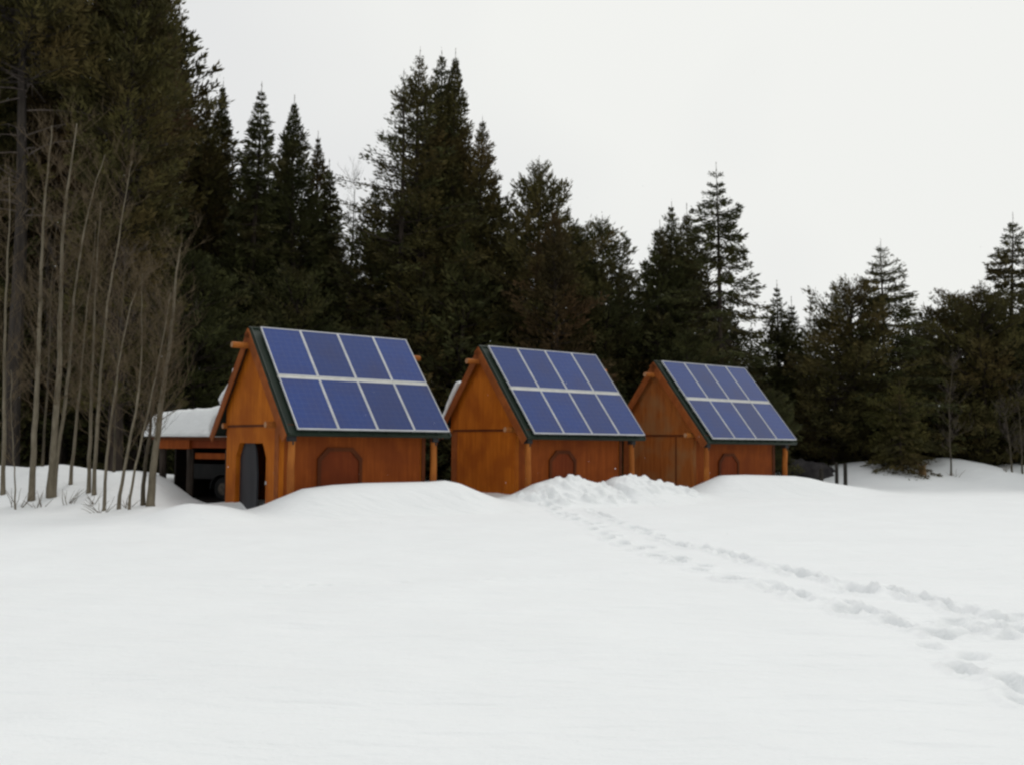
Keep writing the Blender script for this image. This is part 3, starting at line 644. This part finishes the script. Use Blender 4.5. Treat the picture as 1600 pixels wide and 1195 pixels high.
# px apex_y Y radius style material label
L_ = [
 (-70, -260, 33, 2.9, 'pine', 'n_olive', 'huge olive pine cut by the left edge of the photo'),
 (208, -190, 32, 1.95, 'pine', 'n_olive', 'tall bushy pine rising out of frame right of the grey trunk'),
 (130, -220, 36, 2.6, 'pine', 'n_rust', 'brownish tall pine filling the gap behind the bare aspens'),
 (30, -190, 39, 2.9, 'pine', 'n_olive', 'tall pine deep behind the grey trunked pine'),
 (228, -60, 38, 1.7, 'pine', 'n_rust', 'tall brownish pine just behind the bushy pine at the sky edge'),
 (318, 148, 42, 1.9, 'lodge', 'n_olive', 'ragged conifer close against the right flank of the huge pines'),
 (352, 126, 44, 1.7, 'spire', 'n_green', 'narrow pointed conifer just left of the fir with the long leader'),
 (394, 128, 40, 1.7, 'fir', 'n_green', 'dark tiered fir with a pale wispy leader above the nearest shed'),
 (433, 204, 44, 1.6, 'spire', 'n_green', 'small pointed conifer between the tiered fir and the tall cone'),
 (468, 148, 42, 2.6, 'spire', 'n_green', 'tall dense cone shaped conifer behind the nearest shed roof'),
 (497, 205, 43.5, 2.0, 'spire', 'n_olive', 'conifer forming the right shoulder of the tall dense cone'),
 (522, 246, 43, 1.2, 'fir', 'n_green', 'slim fir on the right of the tall dense cone'),
 (546, 300, 42, 1.3, 'thin', 'n_green', 'thin small fir at the gap in the treeline'),
 (578, 278, 42, 1.5, 'lodge', 'n_green', 'shorter conifer at the left foot of the tallest cluster'),
 (633, 112, 41, 1.9, 'thin', 'n_green', 'sparse see through conifer on the left of the tallest cluster'),
 (660, 82, 42, 1.9, 'lodge', 'n_olive', 'blunt topped tall conifer second from left in the tallest cluster'),
 (690, 74, 43, 2.3, 'lodge', 'n_green', 'tallest pointed conifer of the cluster above the middle shed'),
 (717, 76, 42.3, 2.5, 'spire', 'n_olive', 'sharp spire conifer on the right of the tallest cluster'),
 (748, 180, 41.5, 2.3, 'lodge', 'n_olive', 'conifer forming the upper right shoulder of the tallest cluster'),
 (774, 262, 41, 1.6, 'lodge', 'n_olive', 'conifer forming the lower right shoulder of the tallest cluster'),
 (840, 246, 40, 2.0, 'pine', 'n_olive', 'pine with rounded top and upright candles right of the tallest cluster'),
 (868, 318, 38, 1.7, 'lodge', 'n_rust', 'rusty brown tinged conifer in front of the round topped pine'),
 (897, 345, 41, 1.6, 'pine', 'n_green', 'short pine on the right shoulder of the round topped pine'),
 (800, 318, 43, 1.1, 'fir', 'n_green', 'small spiky fir left of the round topped pine'),
 (945, 334, 41, 1.7, 'pine', 'n_green', 'rounded dark pine standing above the gap between middle and farthest shed'),
 (985, 415, 43, 1.4, 'lodge', 'n_olive', 'low conifer on the right of the rounded dark pine'),
 (1030, 345, 41, 1.5, 'lodge', 'n_green', 'left top of the dense trio behind the farthest shed'),
 (1050, 316, 42, 1.9, 'lodge', 'n_green', 'middle and highest top of the dense trio behind the farthest shed'),
 (1071, 320, 43, 1.6, 'lodge', 'n_olive', 'right top of the dense trio behind the farthest shed'),
 (1127, 252, 40, 2.9, 'open', 'n_green', 'open spruce with layered drooping branches above the farthest shed'),
 (1213, 440, 45, 1.7, 'spire', 'n_green', 'narrow grey green spire, higher of the pair right of the farthest shed'),
 (1239, 462, 46, 1.4, 'spire', 'n_green', 'narrow grey green spire, lower of the pair right of the farthest shed'),
 (1268, 482, 47, 1.4, 'lodge', 'n_green', 'small pointed conifer between the spire pair and the bushy pines'),
 (1300, 450, 42, 2.0, 'lodge', 'n_olive', 'dense rounded conifer between the small pointed one and the bushy pine'),
 (1332, 438, 42, 2.3, 'pine', 'n_olive', 'bushy pine touching the left side of the tall tiered fir'),
 (1376, 374, 42, 2.7, 'fir', 'n_green', 'tall tiered fir rising between the bushy pines and the far trees'),
 (1502, 456, 43, 2.4, 'pine', 'n_olive', 'bushy pine on the left of the right edge group'),
 (1534, 440, 42, 1.9, 'pine', 'n_olive', 'bushy pine just left of the fir at the right edge'),
 (1576, 334, 43, 2.5, 'fir', 'n_green', 'tall tiered fir near the right edge of the photo'),
 (1625, 470, 42, 2.2, 'pine', 'n_green', 'bushy pine cut by the right edge of the photo'),
]
for k, (px, ap, Y, Rm, st, mt, lb_) in enumerate(L_):
    conifer(px, ap, Y, Rm * (1.0 if k < 5 or st == 'open' else 1.2), st, mt, lb_, 100 + k, group=BG if k > 4 else None, dens=1.15 if st == 'pine' else 1.0, hbf=.34 if 'sparse see' in lb_ or 'blunt' in lb_ else (.12 if k < 5 else .05), size=1.1 if k < 5 else 1.0)
# the old grey trunked pine with dead lower limbs
T = at(58, -230, 31); og = gz(T[0], 31); HH = T[2] - og
op = thing('pine_tree', 'old pine with grey bare trunk and dead hanging limbs at upper left', 'tree', (T[0], 31, og - .05))
V, Q, tb = conifer_mesh('pine', HH, 3.0, HH * .62, 777, 1.1, 1.15); tb.build('trunk', M['bark_grey'], op); mesh_np('crown', V, [Q], M['n_olive'], op)
rgd = random.Random(5); db = MB()
for k in range(26):
    z0 = HH * rgd.uniform(.40, .68); a = rgd.uniform(-2.6, .6) ; L = rgd.uniform(1.0, 2.6); p = np.array([0, 0, z0]); d = np.array([math.cos(a), math.sin(a), rgd.uniform(-.1, .35)]); pts = [p]
    for j in range(5): d = d + np.array([rgd.uniform(-.25, .25), rgd.uniform(-.25, .25), rgd.uniform(-.28, .12)]); pts.append(pts[-1] + d / np.linalg.norm(d) * L / 5)
    db.tube(pts, [.035, .028, .022, .016, .011, .006], 5)
    for j in (2, 3, 4):
        e = pts[j] + np.array([rgd.uniform(-.4, .4), rgd.uniform(-.4, .4), rgd.uniform(-.6, .1)]); db.tube([pts[j], e], [.012, .004], 4)
db.build('dead_limbs', M['deadwood'], op)
# young pine in front of the right-hand wood
conifer(1405, 592, 38.5, 1.15, 'pine', 'n_bush', 'young round olive green pine in front of the tall right hand fir', 300, hbf=.02, dens=1.3, name='young_pine', size=.9)
# understorey: copies of a few conifers stand thick below and behind the named ones
UG = 'understorey conifers in the dark wood'
protos = []
for k, (st, mt, H, Rm) in enumerate((('lodge', 'n_green', 8.5, 1.9), ('pine', 'n_olive', 7.0, 2.0), ('fir', 'n_green', 10.0, 2.3), ('lodge', 'n_olive', 7.5, 1.9), ('pine', 'n_green', 9.5, 2.2), ('fir', 'n_olive', 6.0, 1.9),
                                     ('lodge', 'n_olive', 15.0, 2.2), ('lodge', 'n_green', 16.0, 2.1), ('pine', 'n_olive', 15.5, 2.2), ('fir', 'n_green', 14.0, 2.3))):
    V, Q, tb = conifer_mesh(st, H, Rm, .2, 500 + k, .95 if k < 6 else .8, 1.1 if k < 6 else 1.15)
    r_ = thing('understorey_conifer', 'dark conifer crowded in the unlit understorey behind the sheds', 'tree', (0, -40 - 5 * k, 0), 0, UG)
    c_ = mesh_np('crown', V, [Q], M[mt], r_); t_ = tb.build('trunk', M['bark'], r_); protos.append((r_, c_, t_, H))
def place_copy(k, px, Y, H, rz, first=False):
    r_, c_, t_, H0 = protos[k]
    if not first:
        n = r_.copy(); C.objects.link(n)
        for ch in (c_, t_):
            q = ch.copy(); C.objects.link(q); q.parent = n
        r_ = n
    P = at(px, 690, Y); r_.location = (P[0], Y, gz(P[0], Y) - .1); r_.rotation_euler = (0, 0, rz); s = H / H0; r_.scale = (s * 1.05, s * 1.05, s)
# the crest of the wood falls from left to right: heights of the standing timber along it (bearing as photo column, top as photo row)
SKX = [-300, 270, 290, 310, 345, 365, 405, 418, 440, 455, 478, 497, 515, 535, 552, 575, 600, 632, 672, 725, 752, 775, 800, 820, 865, 897, 918, 930, 960, 1000, 1020, 1065, 1100, 1127, 1165, 1185, 1200, 1215, 1240, 1258, 1285, 1345, 1376, 1395, 1418, 1470, 1485, 1540, 1576, 1700]
SKY_ = [-100, -60, 150, 160, 160, 165, 180, 245, 235, 215, 200, 240, 300, 280, 335, 300, 240, 150, 110, 140, 200, 255, 325, 280, 270, 320, 375, 350, 350, 415, 350, 325, 330, 330, 420, 520, 530, 540, 540, 535, 485, 455, 430, 490, 540, 540, 475, 450, 400, 470]
def low(px): return max(np.interp(px + d, SKX, SKY_) for d in (-26, -13, 0, 13, 26))
rgu = random.Random(8); used = set(); n_under = 0
for Y, step, a0, a1 in ((39.0, 62, 150, 300), (44, 44, 18, 110), (48.5, 46, 12, 80), (54, 58, 40, 160)):
    px = -150.0
    while px < 1760:
        q = px + rgu.uniform(-16, 16); ap = min(low(q) + rgu.uniform(a0, a1) * (.6 if q > 1240 and Y > 42 else 1), 600 if Y < 42 else 570); Yj = Y + rgu.uniform(-1.6, 1.6)
        if Y < 42 and 1238 < q < 1350: px += step; continue
        if Y == 44 and 1238 < q < 1350: Yj += 2.5
        if Y < 42 and (1255 < q < 1330 or 1440 < q): Yj += 4
        if Y < 42 and q < 330: Yj = 35.5 + rgu.uniform(-2, 2)
        H = at(q, ap, Yj)[2] - gz(at(q, 690, Yj)[0], Yj)
        k = rgu.randrange(6) if H < 11 else rgu.randrange(6, 10)
        place_copy(k, q, Yj, H, rgu.uniform(0, 6.28), k not in used); used.add(k); n_under += 1; px += step
# farther trees seen through the gap on the right
FG = 'hazy far trees in the gap on the right'
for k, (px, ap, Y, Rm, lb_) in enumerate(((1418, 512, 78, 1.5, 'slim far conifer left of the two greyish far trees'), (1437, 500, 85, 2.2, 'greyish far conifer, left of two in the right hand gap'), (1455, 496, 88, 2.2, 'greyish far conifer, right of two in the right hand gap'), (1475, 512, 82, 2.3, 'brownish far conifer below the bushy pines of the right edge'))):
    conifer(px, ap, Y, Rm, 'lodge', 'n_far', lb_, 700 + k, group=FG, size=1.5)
# the wood beyond, one mass: nobody could count it
rgf = np.random.default_rng(77); VV, QQ, off = [], [], 0
bases = [conifer_mesh('lodge', 9, 2.2, .1, 900 + k, .8, 1.9)[:2] for k in range(3)]
for k in range(120):
    a = rgf.uniform(-.9, .9); rr = rgf.uniform(66, 90); V, Q = bases[k % 3]; X_, Y_ = rr * math.sin(a), rr * math.cos(a)
    pxa = 800 + F * math.tan(a); ytop = np.interp(pxa, [-400, 300, 800, 1180, 1260, 1500, 2000], [380, 400, 470, 560, 600, 600, 540])
    H = at(800, ytop + rgf.uniform(0, 60), Y_)[2] - .4; s = H / 9; c, sn = math.cos(k), math.sin(k)
    W_ = np.stack([(V[:, 0] * c - V[:, 1] * sn) * s * 1.15 + X_, (V[:, 0] * sn + V[:, 1] * c) * s * 1.15 + Y_, V[:, 2] * s + .3], 1); VV.append(W_); QQ.append(Q + off); off += len(V)
tag(mesh_np('distant_wood', np.concatenate(VV), [np.concatenate(QQ)], M['n_green']), 'dark mass of conifers deep in the wood', 'wood', kind='stuff')

# ------------------------------------------------------------------ bare aspens on the left bank
AG = 'bare aspens on the left snowbank'
def aspen(path, Y, r0, label, seed, mat='aspen', nbr=26, blen=1.9, dup=None):
    r0 = r0 * .70
    """path: pixels from foot to tip"""
    rg = random.Random(seed); W = [at(px, py, Y + .25 * math.sin(k * 1.7 + seed)) for k, (px, py) in enumerate(path)]
    g0 = gz(W[0][0], W[0][1]); foot = W[0].copy(); foot[2] = min(g0, W[0][2]) - .25
    root = thing('bare_aspen', label, 'tree', (W[0][0], W[0][1], g0), 0, AG); o = np.array([W[0][0], W[0][1], g0])
    P = [foot] + W; L = np.r_[0, np.cumsum([np.linalg.norm(P[k + 1] - P[k]) for k in range(len(P) - 1)])]; P = np.array(P)
    def pos(q): return np.array([np.interp(q, L, P[:, i]) for i in range(3)])
    N = 22; qs = np.linspace(0, L[-1], N); pts = []
    for k, q in enumerate(qs):
        p = (pos(max(q - .35, 0)) + pos(q) + pos(min(q + .35, L[-1]))) / 3; pts.append(p - o + np.array([rg.uniform(-.012, .012), rg.uniform(-.012, .012), 0]))
    rad = [max(r0 * (1 - .86 * (q / L[-1])) * (1 + .35 * math.exp(-q * 2.5)), .007) for q in qs]
    MB().tube(pts, rad, 9).build('trunk', M[mat], root, smooth=True)
    br = MB()
    def limb(p, d, ln, r, lev):
        n = 5; c = [p]; d = np.array(d, float)
        for j in range(n):
            d = d + np.array([rg.uniform(-.16, .16), rg.uniform(-.16, .16), rg.uniform(.0, .2)]); d /= np.linalg.norm(d); c.append(c[-1] + d * ln / n)
        br.tube(c, [r * (1 - .8 * j / n) for j in range(n + 1)], 4 if lev else 5, cap=False)
        if lev < 2:
            for j in range(2 + (lev == 0) * 2):
                q = rg.randrange(1, n); dd = d + np.array([rg.uniform(-.9, .9), rg.uniform(-.9, .9), rg.uniform(-.1, .7)]); dd /= np.linalg.norm(dd)
                limb(c[q], dd, ln * rg.uniform(.35, .6), max(r * .5, .0035), lev + 1)
    for k in range(int(nbr * 2)):
        f = rg.uniform(.16, .98) ** .8; q = f * L[-1]; p = np.array([np.interp(q, qs, [t_[i] for t_ in pts]) for i in range(3)]); a = rg.uniform(0, 6.283); e = rg.uniform(.25, 1.0)
        limb(p, (math.cos(a) * math.cos(e), math.sin(a) * math.cos(e), math.sin(e)), blen * rg.uniform(.35, 1.0) * (1 - .45 * f), max(r0 * .15 * (1 - .6 * f), .0055), 0)
    br.build('branches', M['twig'] if mat == 'aspen' else M['deadwood'], root)
    return root
aspen([(50, 757), (55, 660), (59, 586), (62, 500), (65, 429), (68, 350), (74, 270), (82, 190)], 22.6, .105, 'stout straight aspen at the left end of the bank', 1, nbr=34)
aspen([(80, 747), (88, 640), (92, 586), (95, 480), (97, 390), (104, 300), (121, 186)], 22.8, .125, 'stoutest aspen with a broad base, second large trunk from left', 2, nbr=36)
aspen([(86, 742), (100, 640), (107, 586), (117, 450), (129, 370), (145, 300), (166, 236)], 23.0, .075, 'aspen springing from beside the stoutest one and leaning right', 3, nbr=30)
aspen([(112, 728), (122, 640), (130, 540), (136, 480), (146, 400), (150, 340)], 24.0, .06, 'slender aspen just right of the stoutest aspen', 4, nbr=22)
aspen([(139, 736), (142, 650), (144, 586), (149, 468), (152, 390), (158, 310)], 23.6, .07, 'upright aspen in the middle of the clump', 5, nbr=26)
aspen([(148, 738), (153, 650), (157, 586), (168, 468), (180, 409), (189, 350), (206, 245)], 23.3, .07, 'tall aspen leaning right from the middle of the clump', 6, nbr=32)
aspen([(164, 762), (172, 665), (188, 555), (203, 480), (219, 440), (240, 418)], 22.0, .055, 'aspen bending strongly right near its tip', 7, nbr=24)
aspen([(187, 768), (203, 690), (214, 640), (222, 560), (221, 480), (222, 420)], 22.0, .06, 'crooked aspen at the front of the clump', 8, nbr=20)
aspen([(203, 771), (216, 710), (232, 640), (244, 586), (259, 507), (268, 450)], 21.9, .045, 'thin slanting aspen in front of the carport snow', 9, nbr=20)
aspen([(236, 758), (246, 680), (252, 625), (267, 527), (273, 460), (277, 409), (286, 375)], 22.6, .13, 'thick dark based aspen before the carport', 10, mat='aspen', nbr=32, blen=2.0)
aspen([(224, 752), (232, 690), (240, 620), (250, 560), (262, 480)], 22.9, .075, 'dark leaning stem close beside the thick dark based aspen', 11, mat='aspen_dark', nbr=14)
aspen([(6, 733), (7, 620), (8, 507), (11, 420), (16, 340), (14, 270)], 23.2, .075, 'aspen at the very left edge of the photo', 12, nbr=24)
aspen([(25, 765), (20, 700), (17, 640), (18, 570)], 21.8, .028, 'short thin sapling left of the stout straight aspen', 13, nbr=12, blen=.9)
aspen([(-30, 740), (-26, 620), (-18, 480), (-6, 360), (-2, 250)], 23.4, .085, 'aspen mostly outside the left edge', 14, nbr=22)
aspen([(178, 735), (180, 650), (184, 560), (192, 460), (200, 380)], 25.0, .05, 'slim background aspen behind the right half of the clump', 15, mat='aspen_dark', nbr=18)
aspen([(66, 735), (72, 640), (78, 540), (80, 440), (90, 340)], 25.0, .05, 'slim background aspen between the two stout ones', 16, mat='aspen_dark', nbr=18)
# low bare shrubs poking from the snow at the aspens' feet
def sprig(px, py, Y, hgt, label, seed, n=9, group='bare twigs poking out of the snow', spread=.7):
    P = at(px, py, Y); g = gz(P[0], Y); rg = random.Random(seed); m = MB()
    for k in range(n):
        a = rg.uniform(0, 6.28); d = np.array([math.cos(a) * spread, math.sin(a) * spread, rg.uniform(.5, 1.3)]); d /= np.linalg.norm(d); p = [np.array([rg.uniform(-.08, .08), rg.uniform(-.08, .08), -.1])]
        for j in range(4): d = d + np.array([rg.uniform(-.25, .25), rg.uniform(-.25, .25), rg.uniform(-.15, .15)]); p.append(p[-1] + d / np.linalg.norm(d) * hgt * rg.uniform(.2, .34))
        m.tube(p, [.011, .009, .007, .005, .003], 4)
    o = m.build('bare_shrub', M['twig'], None); o.location = (P[0], Y, g); tag(o, label, 'shrub', group); return o
for k, (px, py, Y, h_, lb_, n) in enumerate(((28, 740, 22.2, .55, 'twiggy shrub at the foot of the thin sapling', 8), (108, 735, 22.6, .5, 'twigs right of the stoutest aspen', 9), (160, 760, 21.8, .5, 'crossed twigs at the foot of the bending aspen', 8), (148, 742, 22.6, .4, 'twigs below the middle aspens', 7), (250, 770, 21.0, .14, 'tiny dark twigs on the bare snow left of the doorway', 4), (204, 748, 22.4, .4, 'twigs between the crooked and the dark based aspen', 7), (62, 742, 22.3, .45, 'twigs between the two stout aspens', 7))):
    sprig(px, py, Y, h_, lb_, 40 + k, n)

# ------------------------------------------------------------------ right side: posts, boulder, saplings, stub
FP = 'fence posts right of the farthest shed'
for k, (px, ytop, Y, r_, lb_) in enumerate(((1283, 731, 35.0, .075, 'shortest fence post, nearest the farthest shed'), (1307, 722, 36.0, .065, 'tall thin fence post, middle of the three'), (1320.5, 723, 36.3, .072, 'fence post at the right of the three, snow heaped at its foot'))):
    T = at(px, ytop, Y); g = gz(T[0], Y); h_ = T[2] - g
    p = MB().tube([(0, 0, -.4), (.004, 0, h_ * .5), (.0, .0, h_ - .02), (0, 0, h_)], [r_ * 1.05, r_, r_ * .97, r_ * .8], 9).build('fence_post', M['post']); p.location = (T[0], Y, g)
    tag(p, lb_, 'post', FP)
def lump(name, c, rad, mat, label, cat, seed, amp=.3, n=36):
    a = np.linspace(0, 2 * math.pi, n, endpoint=False); b = np.linspace(0.02, math.pi - .02, n // 2); A_, B_ = np.meshgrid(a, b); d = np.stack([np.cos(A_) * np.sin(B_), np.sin(A_) * np.sin(B_), np.cos(B_)], -1)
    k = 1 + amp * (vnoise(d[..., 0] * 1.7 + 9 + d[..., 2], d[..., 1] * 1.7 + d[..., 2] * 1.3 + 7, seed) + .45 * vnoise(d[..., 0] * 4 + 9 + d[..., 2] * 3, d[..., 1] * 4 + 7, seed + 1))
    V = (d * k[..., None] * np.array(rad)).reshape(-1, 3); I = np.arange(n * (n // 2)).reshape(n // 2, n); J = np.roll(I, -1, 1)
    Q = np.stack([I[:-1], I[1:], J[1:], J[:-1]], -1).reshape(-1, 4)
    o = mesh_np(name, V, [Q], mat, smooth=True); o.location = [float(q) for q in c]; return tag(o, label, cat)
P = at(1262, 735, 39.5); lump('boulder', (P[0], 39.5, gz(P[0], 39.5) - .05), (1.05, .8, .85), M['rock'], 'dark grey boulder mound between the farthest shed and the fence posts', 'boulder', 3, amp=.7)
P = at(1244, 742, 38.5); lump('boulder', (P[0], 38.5, gz(P[0], 38.5) + .0), (.75, .6, .40), M['rock'], 'low dark boulder right behind the last post of the farthest shed', 'boulder', 9)
P = at(1441, 722, 37.5); g = gz(P[0], 37.5)
st = MB().tube([(0, 0, -.2), (.02, 0, .12), (-.02, .01, .3), (.03, 0, .36)], [.16, .13, .14, .06], 9).tube([(0, 0, .2), (-.18, .02, .42)], [.05, .02], 6).tube([(0, 0, .22), (.14, -.05, .4)], [.05, .02], 6).build('tree_stump', M['stub']); st.location = (P[0], 37.5, g); tag(st, 'small brown stump poking from the snow below the young pine', 'stump')
aspen([(1486, 729), (1484, 680), (1483, 640), (1486, 600), (1489, 560)], 38, .05, 'lone bare sapling standing on the right hand snowbank', 60, mat='aspen_dark', nbr=20, blen=1.4)['group'] = 'bare saplings on the right bank'
aspen([(1581, 727), (1577, 690), (1571, 650), (1566, 620)], 39, .05, 'left of two bare saplings at the right edge', 61, mat='aspen_dark', nbr=14, blen=1.2)['group'] = 'bare saplings on the right bank'
aspen([(1597, 724), (1595, 680), (1592, 640), (1590, 600)], 39.5, .055, 'right of two bare saplings at the right edge', 62, mat='aspen_dark', nbr=14, blen=1.2)['group'] = 'bare saplings on the right bank'
aspen([(557, 420), (556, 360), (554, 300), (553, 262)], 43, .05, 'leafless tree whose twigs show in the sky gap', 63, mat='aspen_dark', nbr=26, blen=2.0)['group'] = 'leafless trees in the wood'
for k, (px, Y, lb_) in enumerate(((1492, 37.8, 'little twigs at the foot of the lone sapling'), (1572, 38.6, 'little twigs by the two saplings at the right edge'))): sprig(px, 725, Y, .4, lb_, 80 + k, 8)
rgl = np.random.default_rng(3)
nF = 200; ang = rgl.uniform(-.6, .6, nF); rr_ = 10 + 20 * rgl.random(nF) ** .8; P_ = np.stack([rr_ * np.sin(ang), rr_ * np.cos(ang), .3 + rr_ * .5 * rgl.random(nF)], 1)
oc = np.array([(1, 0, 0), (-1, 0, 0), (0, 1, 0), (0, -1, 0), (0, 0, 1.25), (0, 0, -1.25)]); of = np.array([(0, 2, 4), (2, 1, 4), (1, 3, 4), (3, 0, 4), (2, 0, 5), (1, 2, 5), (3, 1, 5), (0, 3, 5)])
V = (P_[:, None, :] + oc[None] * (rgl.uniform(.003, .006, nF)[:, None, None] * rgl.uniform(.7, 1.3, (nF, 6, 1)))).reshape(-1, 3); Q = (of[None] + 6 * np.arange(nF)[:, None, None]).reshape(-1, 3)
tag(mesh_np('falling_snow', V, [Q], M['roof_snow']), 'sparse white snowflakes drifting down before the dark trees', 'snowflakes', kind='stuff')
print('conifers', STATS, 'understorey', n_under, 'snow verts', nx_ * ny_)
